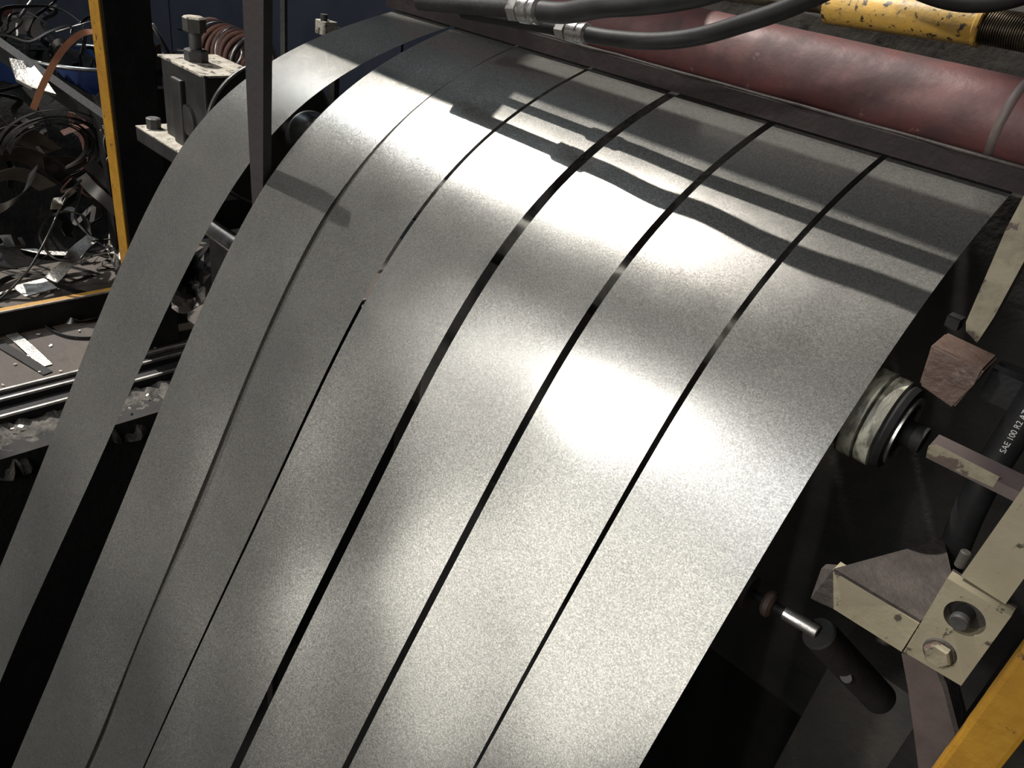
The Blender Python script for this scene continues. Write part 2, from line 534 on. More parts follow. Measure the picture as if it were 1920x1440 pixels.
# hydraulic hoses
hose_specs = [
    ([(1092, 62, .960), (1150, 72, .960), (1230, 77, .957), (1310, 68, .957), (1400, 42, .957), (1480, 14, .957), (1570, -28, .957), (1680, -90, .957), (1850, -200, .957)], .0115,
     'black hydraulic hose with the lower plated crimp, curving up over the red tube', 'lower plated hose end'),
    ([(1004, 20, .905), (1060, 24, .905), (1130, 12, .90), (1210, 6, .905), (1300, -8, .90), (1390, -36, .90), (1500, -80, .905), (1650, -150, .905), (1850, -240, .905)], .0145,
     'thick black hydraulic hose along the upper picture edge, from the upper plated crimp', 'upper')]
for pts, r, lab, _ in hose_specs:
    P = [at(x, y, Y=Yv) for x, y, Yv in pts]
    t = empty('hydraulic_hose', P[0], lab, 'hose', 'hoses over the red tube')
    obj('hose_body', tube(P, r, 18), M_rubber, t, smooth=True)
    d = (P[0] - P[1]).normalized()
    q = P[0]
    crimp = lathe(q - d * .012, d, [(0, 0), (0, r * 1.02), (.004, r * 1.28), (.010, r * 1.28), (.012, r * 1.18), (.016, r * 1.18), (.018, r * 1.28), (.036, r * 1.28), (.040, r * .8), (.040, 0)], 20)
    obj('crimp_sleeve', crimp, M_chrome, t, smooth=True, autosmooth=.5)
    obj('hex_nut', lathe(q + d * .029, d, [(0, 0), (0, r * 1.25), (.016, r * 1.25), (.018, r * 1.1), (.018, 0)], 6), M_chrome, t)
    obj('nipple', cyl(q + d * .046, q + d * .26, r * .85, 16), M_black, t, smooth=True, autosmooth=.5)  # drawn out long so its shadow carries on the hose shadows
# a third hose higher up, crossing the picture's top right corner
P = [at(x, y, Y=v) for x, y, v in ((1640, -60, 1.22), (1760, -8, 1.22), (1850, 2, 1.22), (1935, -18, 1.22), (2020, -60, 1.22))]
t = empty('hydraulic_hose', P[0], 'black hose sagging over the yellow sleeve in the top right corner', 'hose', 'hoses over the red tube')
obj('hose_body', tube(P, .014, 18), M_rubber, t, smooth=True)

# out-of-view cross beam above the exit, set to shade the strips
t = empty('overhead_beam', (-.9, 1.05, H + .4), 'dark cross beam above the exit lip that shades the strips', 'beam')
obj('beam_body', box((-2.6, 0.945, H + .42), (.3, 1.022, H + .50), bev=.004), M_black, t)
obj('beam_bracket', box((.18, 1.02, H + .43), (.24, 1.405, H + .49)), M_black, t)
obj('beam_arm', box((-2.58, .95, H + .43), (-2.52, 2.287, H + .49)), M_black, t)
obj('tube_shade_plate', box((-2.6, 1.085, H + .40), (-1.03, 1.27, H + .42), bev=.006), M_black, t)  # unseen plate added to keep the tube's left part in shadow
obj('strip_shade_plate', box((-2.6, .868, H + .40), (-1.37, .957, H + .42), bev=.006), M_black, t)  # unseen plate sized to cast the shadow over the left strips

# ------------------------------------------------------------------ separator post in the wide gap
t = empty('separator_post', (-1.24, .70, -1.5), 'dark flat post standing in the wide gap between the two left strips', 'post')
x0, y0 = -1.238, .695
pts = []
for z, wl, wr in ((H - .145, -.034, .034), (H - .16, -.033, .033), (H - .40, -.026, .022), (H - .62, -.015, .013), (-1.5, -.015, .013)):
    pts.append((z, wl, wr))
poly = [(x0 + wl, y0 - .008, z) for z, wl, wr in pts] + [(x0 + wr, y0 - .008, z) for z, wl, wr in reversed(pts)]
obj('blade', prism(poly, (0, .016, 0)), M_post, t)
obj('foot_plate', box((-1.30, .64, -1.5), (-1.18, .75, -1.48)), M_post, t)

# ------------------------------------------------------------------ support roller under the strips
ry, rz, rr = .893, H - .437, .0555
t = empty('support_roller', (-.8, ry, rz), 'worn pale roller under the strips, its banded end sticking out at the right', 'roller')
obj('roller_shaft', cyl((-1.56, ry, rz), (-.125, ry, rz), .016, 24), M_black, t, smooth=True, autosmooth=.5)
obj('roller_barrel', cyl((-1.40, ry, rz), (-.222, ry, rz), rr - .003, 56), M_rollsteel, t, smooth=True, autosmooth=.5)
xs = [-.222, -.202, -.182, -.162]
for k in range(3):
    A, B = xs[k], xs[k + 1]
    r1 = rr + (.001 if k == 1 else 0)
    bm = lathe((A, ry, rz), (1, 0, 0), [(0.0006, 0), (.0006, r1 - .003), (.002, r1), (B - A - .002, r1), (B - A - .0006, r1 - .003), (B - A - .0006, 0)], 56)
    obj('cover_band', bm, M_roll, t, smooth=True, autosmooth=.5)
obj('end_disc', lathe((-.162, ry, rz), (1, 0, 0), [(0, 0), (0, rr - .004), (.004, rr - .001), (.010, rr - .004), (.012, rr - .012), (.012, .03), (.010, .028), (.010, 0)], 48), M_rubber, t, smooth=True, autosmooth=.5)
obj('lock_ring', lathe((-.150, ry, rz), (1, 0, 0), [(0, .036), (0, .043), (.003, .043), (.003, .036), (0, .036)], 40), M_chrome, t, smooth=True, autosmooth=.5)

# left guide flange and bearing housing
t = empty('guide_disc', (-1.5, .87, H - .46), 'thin dark steel disc beside the outer strip with a bright rim', 'disc')
obj('disc_plate', lathe((-1.508, .87, H - .46), (1, 0, 0), [(0, 0), (0, .148), (.010, .148), (.010, 0)], 72), M_block, t, smooth=True, autosmooth=.5)
obj('disc_rim', lathe((-1.508, .87, H - .46), (1, 0, 0), [(.0085, .146), (.0085, .1505), (.012, .1505), (.012, .146), (.0085, .146)], 72), M_chrome, t, smooth=True, autosmooth=.5)
zt = H - .36
t = empty('bearing_housing', (-1.7, .86, H - .53), 'black bearing housing with dusty top and an upright adjusting bolt', 'bearing housing')
obj('housing_body', box((-1.80, .775, H - .53), (-1.60, .90, zt - .003), bev=.004), M_block, t)
obj('top_cover', box((-1.805, .770, zt - .004), (-1.595, .905, zt)), M_dusty, t)
obj('front_boss', lathe((-1.68, .776, H - .47), (0, -1, 0), [(0, .034), (.008, .032), (.010, .024), (.010, 0)], 28), M_block, t, smooth=True, autosmooth=.5)
obj('web', box((-1.735, .763, H - .53), (-1.69, .78, H - .39), bev=.004), M_block, t)
bx, by = -1.735, .825
bt = obj('adjusting_bolt', cyl((bx, by, zt), (bx, by, zt + .085), .013, 20), M_machine, t, smooth=True, autosmooth=.5)
obj('bolt_head', lathe((bx, by, zt + .06), (0, 0, 1), [(0, 0), (0, .024), (.026, .024), (.026, 0)], 6), M_machine, bt)
obj('bolt_dust_cap', lathe((bx, by, zt + .086), (0, 0, 1), [(0, 0), (0, .024), (.004, .020), (.004, 0)], 6), M_dusty, bt)
obj('lock_nut', lathe((bx, by, zt), (0, 0, 1), [(0, 0), (0, .025), (.022, .025), (.025, .021), (.025, 0)], 6), M_machine, bt)
fl = obj('base_flange', box((-1.875, .735, H - .565), (-1.52, .99, H - .533), bev=.003), M_block, t)
obj('flange_dust', box((-1.875, .735, H - .533), (-1.52, .99, H - .53)), M_dusty, fl)
obj('flange_bolt', lathe((-1.845, .765, H - .53), (0, 0, 1), [(0, 0), (0, .017), (.022, .017), (.024, .013), (.024, 0)], 8), M_machine, fl)
t2 = empty('machine_stand', (-1.75, 1.1, 0), 'dark steel stand carrying the bearing housing at the left', 'stand')
obj('column', box((-1.86, .965, 0), (-1.60, 1.20, H - .60)), M_black, t2)
obj('bracket', prism([(-1.87, .75, H - .567), (-1.87, 1.0, H - .567), (-1.87, 1.0, H - .72), (-1.87, .80, H - .60)], (.33, 0, 0)), M_black, t2)

# lower cross bar glimpsed in the gap
t = empty('lower_cross_bar', (-1.5, .74, H - .66), 'shiny round bar seen through the wide gap between the left strips', 'bar')
p, q = Vector((-1.62, .745, H - .655)), Vector((-1.05, .745, H - .70))
obj('bar_body', cyl((-1.60, .745, H - .665), (-1.28, .745, H - .665), .020, 28, ch=.003), M_rollsteel, t, smooth=True, autosmooth=.5)
obj('bar_mount', box((-1.64, .72, H - .70), (-1.60, .99, H - .63)), M_black, t)

# ------------------------------------------------------------------ background left of the exit
t = empty('flat_upright', (-1.75, 1.45, 0), 'narrow grey upright bar behind the outer strip near the picture top', 'upright')
p = at(532, 30, Y=1.45)
obj('upright_bar', box((p.x - .014, 1.445, 0), (p.x + .014, 1.455, 1.9)), M_machine, t)
p = at(600, 50, Y=1.6)
t = empty('terminal_block', p, 'small dusty block catching light behind the outer strip', 'block')
obj('block_body', box((p.x - .03, p.y, p.z - .025), (p.x + .03, p.y + .05, p.z + .02), bev=.003), M_dusty, t)
obj('block_knob', cyl((p.x + .005, p.y + .012, p.z + .018), (p.x + .005, p.y + .012, p.z + .04), .012, 14), M_machine, t, smooth=True, autosmooth=.5)
obj('block_bracket', box((p.x - .02, p.y + .05, 0), (p.x + .02, p.y + .07, p.z)), M_black, t)

t = empty('dark_backdrop', (-3.2, 2.5, 0), 'added dark navy cabinet filling the background behind the scrap and strips', 'backdrop')  # dark backdrop added to hide the lit floor behind
obj('backdrop_body', box((-7.5, 2.30, 0), (-.6, 2.7, 2.9), bev=.01), M_navy, t)
for k in range(6):
    obj('backdrop_panel', box((-7.4 + k * 1.14, 2.285, .1), (-6.28 + k * 1.14, 2.30, 2.8), bev=.004), M_navy, t)

# rusty coil behind the bearing housing
p = at(432, 98, X=-2.0)
t = empty('rusty_wire_coil', p, 'rust-brown wire coil behind the bearing housing', 'coil')
for k in range(11):
    q = p + Vector((.115 - k * .021, 0, 0))
    bm = bmesh.new()
    ring = [q + Vector((.012 * math.sin(2 * PI * j / 28 + k), math.cos(2 * PI * j / 28) * .058, math.sin(2 * PI * j / 28) * .058)) for j in range(28)]
    tube(ring + [ring[0]], .0075, 8, bm, per=1)
    obj('coil_turn', bm, M_rust if k % 4 else M_scrap, t, smooth=True)
obj('coil_support', box((p.x - .12, p.y - .03, 0), (p.x + .12, p.y + .03, p.z - .055)), M_black, t)

# ------------------------------------------------------------------ left: guard post, rail, pit edge
t = empty('guard_post', (-2.36, .89, 0), 'yellow square guard post at the left, standing behind the outer strip', 'post')
obj('post_tube', box((-2.41, .861, 0.0), (-2.335, .99, 3.2), bev=.003), M_black, t)
obj('yellow_face', box((-2.405, .853, 0.004), (-2.337, .861, 3.2), bev=.002), M_yel, t)
t = empty('yellow_kerb_beam', (-2.64, .6, 0), 'low beam with a yellow top edge lying along the scrap area floor', 'beam')
obj('beam_web', box((-2.665, -.6, 0), (-2.64, 1.55, .082)), M_black, t)
obj('yellow_top', box((-2.665, -.6, .082), (-2.64, 1.55, .0885)), M_yel, t)
obj('bright_edge', box((-2.6405, -.6, .083), (-2.637, 1.55, .0888)), M_rail, t)
t = empty('pit_edge_rail', (-2.28, .4, 0), 'three bright steel rails edging the pit beside the outer strip', 'rail')
for k, (x, z) in enumerate(((-2.305, .004), (-2.265, -.002), (-2.205, -.02))):
    obj('rail_bar', box((x - .004, -1.6, z - .004), (x + .004, 1.75, z + .004)), M_rail, t)
obj('rail_bed', box((-2.30, -1.6, -.12), (-2.26, 1.75, -.006)), M_black, t)
obj('rail_bed', box((-2.26, -1.6, -.12), (-2.20, 1.75, -.024)), M_black, t)
bm = bmesh.new()
rows = []
for k in range(180):
    y = -1.0 + k * .0152
    row = []
    for j in range(9):
        x = -2.20 + .15 * j / 8
        z = -.045 - .03 * (j / 8) + rnd.uniform(-.009, .009) - (.05 if j == 8 else 0)
        xx = x + (rnd.uniform(-.02, .012) if j > 6 else 0)
        row.append(bm.verts.new((xx, y, z)))
    rows.append(row)
for A, B in zip(rows, rows[1:]):
    for j in range(8): bm.faces.new((A[j], A[j + 1], B[j + 1], B[j]))
o = obj('pit_ledge_rubble', bm, M_rubble, smooth=True)
tag(o, 'crumbled dirty concrete ledge between the rails and the pit', 'ledge', kind='stuff')

# chips on the floor and ledge
base = None
for k in range(34):
    if k < 22: x, y, z = rnd.uniform(-2.62, -2.32), rnd.uniform(.25, .95), .003
    else: x, y, z = rnd.uniform(-2.18, -2.09), rnd.uniform(.2, .95), -.045
    s = rnd.uniform(.003, .007)
    if base is None:
        bm = box((-1, -.6, -.12), (1, .6, .12))
        base = obj('metal_chip', bm, M_chip)
        o = base
    else:
        o = base.copy()
        C.objects.link(o)
    o.location = (x, y, z + s * .4)
    o.scale = (s, s, s)
    o.rotation_euler = (rnd.uniform(-.4, .4), rnd.uniform(-.4, .4), rnd.uniform(0, 6))
    tag(o, 'tiny bright metal chip lying beside the pit edge', 'metal chip', 'chips beside the pit')

# pale strip and dark straps on the floor
a, b = at(22, 626, Z=.003), at(88, 686, Z=.003)
o = obj('flat_offcut', ribbon([a, (a + b) / 2 + Vector((0, 0, .004)), b], .034, (b - a).cross(Vector((0, 0, 1))), .002), M_foil)
tag(o, 'straight pale metal offcut lying flat on the floor in front of the yellow beam', 'offcut')
a, b = at(-10, 640, Z=.003), at(90, 700, Z=.003)
o = obj('flat_strap', ribbon([a, (a + b) / 2 + Vector((0, 0, .003)), b], .03, (b - a).cross(Vector((0, 0, 1))), .002), M_black)
tag(o, 'dark strap lying on the floor below the pale offcut', 'strap')
P = [at(x, y, Z=.006) for x, y in ((84, 610), (100, 622), (130, 632), (170, 634), (215, 628))]
tag(obj('bent_strap', ribbon(P, .012, (0, 0, 1), .003), M_black), 'thin dark strap bent in an arc on the bare floor', 'strap')
P = [at(x, y, Z=.006) for x, y in ((105, 598), (140, 604), (175, 598), (210, 582))]
tag(obj('curved_offcut', ribbon(P, .03, (.5, .8, .3), .002), M_scrapdark), 'curved dark offcut leaning just below the yellow beam', 'offcut')

# ------------------------------------------------------------------ scrap heap behind the yellow beam
# blue drum
p = at(165, 118, X=-3.9)
t = empty('blue_drum', (p.x, p.y, 0), 'open blue drum standing in the scrap heap', 'drum')
bm = lathe((p.x, p.y, 0), (0, 0, 1), [(0, 0), (0, .26), (.30, .262), (.31, .27), (.32, .262), (p.z - .1, .262), (p.z + .02, .262), (p.z + .02, .255), (.02, .255)], 40)
obj('drum_shell', bm, M_blue, t, smooth=True, autosmooth=.6)
obj('drum_rim', lathe((p.x, p.y, p.z + .02), (0, 0, 1), [(0, .254), (.006, .252), (.012, .258), (.012, .264), (.004, .268), (-.004, .264), (0, .254)], 48), M_rail, t, smooth=True)
p = at(2, 122, X=-3.7)
t = empty('blue_sheet', (p.x, p.y, 0), 'blue painted sheet standing at the left picture edge in the scrap', 'sheet')
obj('panel_sheet', box((p.x - .01, p.y - .2, .1), (p.x + .01, p.y + .055, p.z + .07), bev=.003), M_blue, t)
obj('panel_foot', box((p.x - .03, p.y - .2, 0), (p.x + .03, p.y + .05, .1)), M_black, t)
# leaning dark beam
a, b = at(-20, 78, X=-3.35), at(185, 222, X=-2.95)
t = empty('leaning_beam', b, 'dark rusty beam leaning diagonally across the scrap heap', 'beam')
d = (b - a).normalized()
up = Vector((.25, 0, 1))
up = (up - d * up.dot(d)).normalized()
sd = d.cross(up)
e = a - d * .3
f2 = b + d * .05
pts = [e + up * .028 + sd * .02, e + up * .028 - sd * .02, e - up * .028 - sd * .02, e - up * .028 + sd * .02]
obj('beam_bar', prism(pts, f2 - e), M_black, t)
k2 = b + d * .04
obj('beam_prop', box((k2.x - .03, k2.y - .03, 0), (k2.x + .03, k2.y + .03, k2.z - .02)), M_black, t)
# bright torn sheet
bm = bmesh.new()
cs = [at(17, 108, X=-3.2), at(60, 118, X=-3.2), at(88, 152, X=-3.05), at(105, 176, X=-3.0), at(60, 164, X=-3.0), at(30, 148, X=-3.1)]
prism(cs, (-.01, .002, -.012), bm)
o = obj('torn_sheet', bm, M_foil)
tag(o, 'bright torn sheet metal piece lying on top of the scrap beside the orange strap', 'sheet')
# orange strap
P = [at(x, y, X=X) for x, y, X in ((62, 205, -2.95), (80, 160, -2.95), (105, 112, -2.95), (130, 80, -2.95), (156, 62, -2.95), (185, 60, -2.95), (215, 66, -2.95))]
tag(obj('orange_strap', ribbon(P, .020, (.3, 1, -.2), .002), M_copper), 'rust-orange strap arching up over the scrap heap', 'strap')
# silver wire with a bright tag
P = [at(x, y, X=X) for x, y, X in ((152, 338, -2.9), (130, 362, -2.85), (112, 392, -2.85), (95, 430, -2.8), (76, 468, -2.78), (50, 510, -2.76), (10, 552, -2.74), (-10, 566, -2.74))]
tag(obj('long_wire', tube(P, .004, 8), M_scrap, smooth=True), 'long thin steel wire curving down in front of the dark scrap', 'wire')
P = [at(x, y, X=X) for x, y, X in ((104, 392, -2.84), (108, 380, -2.83), (118, 368, -2.83), (130, 360, -2.84), (136, 364, -2.87))]
tag(obj('bright_curl', ribbon(P, .035, (.2, .6, .6), .002), M_foil, smooth=False), 'short bright curled ribbon hooked on the long wire', 'curl')
P = [at(x, y, X=X) for x, y, X in ((95, 525, -2.80), (115, 505, -2.82), (130, 490, -2.85), (150, 465, -2.9), (175, 445, -2.95))]
tag(obj('twisted_offcut', ribbon(P, .05, (.1, 1, .3), .002, twist=.5), M_foil), 'pale twisted ribbon lying on the scrap just above the yellow beam', 'offcut')
# crumpled foil piece by the outer strip
bm = bmesh.new()
g = []
for i in range(9):
    row = []
    for j in range(9):
        px = 188 + 50 * i / 8 + (8 - j) * 3.0
        py = 500 - 62 * j / 8 + (6 if i % 2 else 0)
        if j > 5: px = 218 + (i - 4) * 3.5
        q = at(px, py, X=-2.74 - .035 * j + .03 * math.sin(i * 1.7) * math.cos(j * 1.3) + rnd.uniform(-.008, .008))
        row.append(bm.verts.new(q))
    g.append(row)
for A, B in zip(g, g[1:]):
    for j in range(8): bm.faces.new((A[j], A[j + 1], B[j + 1], B[j]))
o = obj('crumpled_sheet', bm, M_foil)
s2 = o.modifiers.new('thickness', 'SOLIDIFY'); s2.thickness = .002
tag(o, 'crumpled pale sheet standing up beside the outer strip edge', 'sheet')
# crumpled sheets seen in the gap
for nm, c0, X0, mt_, lab in (('folded_sheet', (382, 510, 42, 42), -2.25, M_scrapdark, 'folded dark sheet seen in the gap between the left strips'),
                            ('creased_sheet', (372, 548, 40, 30), -2.2, M_foil, 'creased greyish sheet lying low in the gap between the left strips')):
    bm = bmesh.new()
    g = []
    for i in range(9):
        row = []
        for j in range(7):
            q = at(c0[0] + c0[2] * (i - 4) / 3.2, c0[1] + c0[3] * (3 - j) / 3 + 10 * math.sin(i * .9), X=X0 - .03 * j + .04 * math.sin(i * 1.3 + j * .8) + rnd.uniform(-.01, .01))
            row.append(bm.verts.new(q))
        g.append(row)
    for A, B in zip(g, g[1:]):
        for j in range(6): bm.faces.new((A[j], A[j + 1], B[j + 1], B[j]))
    o = obj(nm, bm, mt_)
    s2 = o.modifiers.new('thickness', 'SOLIDIFY'); s2.thickness = .002
    tag(o, lab, 'sheet')

# dark heap body (uncountable swarf) with individual ribbons over it
bm = bmesh.new()
rows = []
NX, NY = 34, 40


def heap(x, y):
    u = (x + 4.1) / 1.0
    v = (y - 1.0) / 1.0
    h = .62 * math.exp(-(u * u * .9 + v * v * .55))
    return h


for i in range(NX):
    row = []
    for j in range(NY):
        x = -5.4 + 2.25 * i / (NX - 1)
        y = -.4 + 2.62 * j / (NY - 1)
        e_ = min(1, (-3.2 - x) / .3)
        z = max(.0, heap(x, y) * max(0, e_) + rnd.uniform(-.03, .05) * max(0, e_)) + .002
        row.append(bm.verts.new((x, y, z)))
    rows.append(row)
for A, B in zip(rows, rows[1:]):
    for j in range(NY - 1): bm.faces.new((A[j], A[j + 1], B[j + 1], B[j]))
o = obj('scrap_swarf', bm, M_swarf, smooth=True)
tag(o, 'matted dark swarf forming the body of the scrap heap', 'swarf', kind='stuff')

GL = 'curled thin steel ribbon tangled in the scrap heap behind the yellow post'
for k in range(150):
    x = rnd.uniform(-4.6, -2.78)
    y = rnd.uniform(.25, 1.9)
    z = heap(x, y) + rnd.uniform(.02, .14)
    R0 = rnd.choice((.06, .09, .14, .2, .28))
    arc = rnd.uniform(.8, 4.5)
    n_ = 9
    ax = Vector((rnd.uniform(-1, 1), rnd.uniform(-1, 1), rnd.uniform(-1, 1))).normalized()
    _, u, v = frame(ax)
    ph = rnd.uniform(0, 6.28)
    gr = rnd.uniform(-.3, .6)
    pts = []
    for j in range(n_):
        th = ph + arc * j / (n_ - 1)
        r_ = R0 * (1 + gr * j / n_)
        q = Vector((x, y, z)) + (u * math.cos(th) + v * math.sin(th)) * r_ + ax * (rnd.uniform(-.01, .01) + .02 * j * rnd.uniform(-.5, 1))
        q.z = max(q.z, .012)
        q.x = min(q.x, -2.74)
        pts.append(q)
    o = obj('scrap_ribbon', ribbon(pts, rnd.choice((.008, .014, .022, .034, .045)), ax, .0014, per=4), M_scrap if rnd.random() < .22 else (M_rust if rnd.random() < .1 else M_scrapdark))
    tag(o, GL, 'scrap ribbon', 'ribbons in the scrap heap')
# brown folded sheets and a broad ribbon at the left picture edge
for k, (pp, wd, lab) in enumerate((
        (((-20, 262), (20, 250), (60, 262), (95, 285)), .10, 'broad brown folded sheet at the left picture edge, topmost of three'),
        (((-20, 300), (25, 288), (70, 300), (110, 322)), .09, 'broad brown folded sheet at the left picture edge, middle of three'),
        (((-20, 338), (20, 326), (55, 332), (90, 352)), .08, 'broad brown folded sheet at the left picture edge, lowest of three'))):
    P = [at(x, y, X=-3.12 + .03 * k - .02 * j) for j, (x, y) in enumerate(pp)]
    tag(obj('folded_brown_sheet', ribbon(P, wd, (.7, .1, .75), .002), M_brownsheet), lab, 'sheet', 'brown folded sheets')
P = [at(x, y, X=X) for x, y, X in ((-15, 398, -2.9), (15, 384, -2.9), (38, 368, -2.92), (55, 345, -2.95), (62, 318, -3.0))]
tag(obj('broad_ribbon', ribbon(P, .07, (.5, .3, .6), .002), M_scrap), 'broad bright ribbon curling up at the left picture edge', 'scrap ribbon')
P = [at(x, y, X=X) for x, y, X in ((152, 330, -2.95), (172, 352, -2.93), (195, 372, -2.9), (225, 400, -2.87))]
tag(obj('slanting_ribbon', ribbon(P, .045, (.3, .6, .6), .002), M_scrap), 'grey flat ribbon slanting down to the guard post', 'scrap ribbon')
P = [at(x, y, X=X) for x, y, X in ((165, 305, -2.95), (190, 330, -2.93), (215, 352, -2.9), (238, 372, -2.87))]
tag(obj('slanting_ribbon', ribbon(P, .05, (.3, .6, .6), .002), M_scrapdark), 'dark flat ribbon slanting just above the grey one', 'scrap ribbon')
for k in range(16):
    x, y = rnd.uniform(-3.35, -2.75), rnd.uniform(.35, 1.25)
    th = rnd.uniform(0, 6.28)
    Lr = rnd.uniform(.08, .22)
    dv = Vector((math.cos(th), math.sin(th), 0)) * Lr
    c0 = Vector((x, y, .012))
    P = [c0 - dv, c0 - dv * .3 + Vector((-dv.y, dv.x, 0)) * .3 + Vector((0, 0, .03)), c0 + dv * .4 + Vector((0, 0, .015)), c0 + dv]
    for q in P: q.x = min(q.x, -2.70)
    tag(obj('floor_strap', ribbon(P, rnd.choice((.012, .02, .03)), (-dv.y, dv.x, .02), .002), M_scrapdark if k % 4 else M_foil),
        'strap offcut lying loose on the floor behind the yellow beam', 'strap', 'loose straps behind the yellow beam')
# two concentric coil loops
for k in range(7):
    c0 = at(105, 285, X=-3.0)
    pts = []
    for j in range(25):
        th = -1.2 + 4.2 * j / 24
        r_ = .12 + .011 * k
        pts.append(c0 + Vector((.05 * math.sin(th) + .01 * k - .05, math.cos(th) * r_, math.sin(th) * r_ * .8 + .012 * math.sin(k * 2.3))))
    o = obj('coiled_ribbon', ribbon(pts, .022, (1, .2, .2), .0014, per=2), M_scrapdark)
    tag(o, 'black glossy ribbon coiled in a loop in the middle of the scrap', 'scrap ribbon', 'coiled loops in the scrap')
# bundle of bent wires beside the yellow post
for k in range(12):
    c0 = at(rnd.uniform(182, 215), rnd.uniform(232, 262), X=-2.85)
    pts = [c0 + Vector((0, .01 * j * rnd.uniform(.6, 1.2) + .02 * math.sin(j * .8 + k), -.022 * j)) for j in range(6)]
    o = obj('bent_wire', tube(pts, .0028, 6, per=4), M_scrap, smooth=True)
    tag(o, 'short bright bent wire bunched beside the yellow guard post', 'wire', 'bent wires by the guard post')
# flat pale plate lying behind the beam and slab of dark sheets
a = at(80, 556, Z=.10)
o = obj('pale_plate', box((-2.80, a.y - .05, .092), (-2.72, a.y + .06, .096), rot=(0, .1, .2)), M_foil)
tag(o, 'small pale plate lying against the back of the yellow beam', 'plate')
# dark sheet and silver bar next to the housing
t = empty('scrap_rack', at(285, 160, X=-2.5) * 1, 'small dark rack with a glossy sheet and pale bar between guard post and bearing housing', 'rack')
cs = [at(258, 102, X=-2.5), at(300, 82, X=-2.5), at(306, 128, X=-2.5), at(262, 144, X=-2.5)]
obj('glossy_sheet', prism(cs, (-.006, .004, 0)), M_scrapdark, t)
a, b = at(255, 163, X=-2.45), at(314, 162, X=-2.45)
obj('pale_bar', prism([a, at(255, 167, X=-2.45), at(255, 167, X=-2.46), at(255, 163, X=-2.46)], b - a), M_foil, t)
zz = at(285, 168, X=-2.46).z
obj('rack_panel', box((-2.52, a.y - .01, 0), (-2.461, b.y + .01, zz)), M_black, t)
obj('rack_back', box((-2.53, cs[0].y + .02, 0), (-2.511, cs[1].y, cs[1].z - .03)), M_black, t)
a, b = at(256, 66, X=-2.5), at(286, 52, X=-2.52)
tag(obj('bright_roll', cyl(a, b, .012, 14), M_scrap, smooth=True, ), 'short shiny rolled tube above the glossy sheet', 'tube')
a, b = at(285, 45, X=-2.5), at(316, 100, X=-2.5)
tag(obj('leaning_rod', cyl(a, b, .006, 10), M_machine, smooth=True), 'dark rod leaning beside the glossy sheet', 'rod')
a, b = at(104, 60, X=-3.8), at(196, 34, X=-3.8)
tag(obj('thin_rod', cyl(a, b, .0045, 8), M_scrap, smooth=True), 'thin bright rod above the blue drum', 'rod')
a, b = at(34, 34, X=-3.9), at(60, 2, X=-3.9)
tag(obj('short_rod', cyl(a, b, .008, 8), M_scrap, smooth=True), 'short pale rod in the dark at the top left corner', 'rod')

# ------------------------------------------------------------------ right side of the machine
def facebox(corners, Y, depth, bm=None):
    """polygon drawn on the plane y = Y, extruded away from the operator"""
    return prism([at(x, y, Y=Y) for x, y in corners], (0, depth, 0), bm)


t = empty('cream_upright', at(1830, 620, Y=.93), 'cream painted upright bar at the upper right beside the strips', 'bar')
obj('bar_face', facebox([(1955, 300), (1885, 432), (1811, 604), (1811, 621), (1832, 643), (1864, 594), (1919, 492), (2010, 330)], .93, .022), M_cream_worn, t)
obj('bracket_ear', facebox([(1776, 592), (1800, 602), (1793, 622), (1770, 610)], .94, .02), M_black, t)
t = empty('brown_block', at(1790, 700, Y=.88), 'rust-brown square block next to the roller end', 'block')
z_ = .0
top = [at(1745, 644, Y=.86), at(1845, 692, Y=.86)]
pts = [at(1746, 646, Y=.86), at(1846, 694, Y=.86), at(1826, 722, Y=.86), at(1786, 767, Y=.86), at(1722, 722, Y=.86)]
bm = prism(pts, (0, .045, .004))
bmesh.ops.bevel(bm, geom=list(bm.edges), offset=.0025, segments=2, affect='EDGES')
obj('block_body', bm, M_brown, t)
obj('block_arm', box((-.10, .90, at(1790, 690, Y=.9).z - .02), (.06, .94, at(1790, 690, Y=.9).z + .015)), M_black, t)

t = empty('cross_bar', at(1800, 860, Y=.76), 'horizontal bar with flaking cream front beside the roller end', 'bar')
obj('bar_core', prism([at(1736, 858, Y=.76), at(1740, 838, Y=.76), at(1740, 838, Y=.76) + Vector((0, .028, .004)), at(1736, 858, Y=.76) + Vector((0, .028, 0))],
                      at(1960, 970, Y=.76) - at(1736, 858, Y=.76)), M_pinkbrown, t)
obj('paint_front', prism([at(x, y, Y=.7595) for x, y in ((1736, 857), (1741, 836), (1756, 834), (1874, 894), (1862, 914), (1815, 893))], (0, .0006, 0)), M_cream_worn, t)
t = empty('cream_bracket', at(1850, 1000, Y=.745), 'wide cream arm at the right edge above the bolted plate', 'bracket')
obj('arm_face', facebox([(1990, 800), (1925, 905), (1802, 1080), (1885, 1133), (1945, 1050), (2040, 900)], .745, .03), M_cream, t)
obj('arm_end', facebox([(1802, 1081), (1795, 1088), (1840, 1105), (1880, 1142), (1886, 1134)], .75, .03), M_gusset, t)
obj('side_pin', cyl(at(1798, 1062, Y=.76), at(1812, 1034, Y=.76), .005, 12, ch=.001), M_machine, t, smooth=True, autosmooth=.5)

t = empty('bolted_plate', at(1795, 1180, Y=.735), 'cream square plate with a bored hole and a big bolt, lower right', 'plate')
pc = [(1776, 1084), (1896, 1156), (1802, 1286), (1694, 1222)]
bm = bmesh.new()
ctr = at(1808, 1160, Y=.735)
hr = .0185
corners = [at(x, y, Y=.735) for x, y in pc]
N = 40
ring = [ctr + Vector((math.cos(2 * PI * k / N) * hr, 0, math.sin(2 * PI * k / N) * hr)) for k in range(N)]
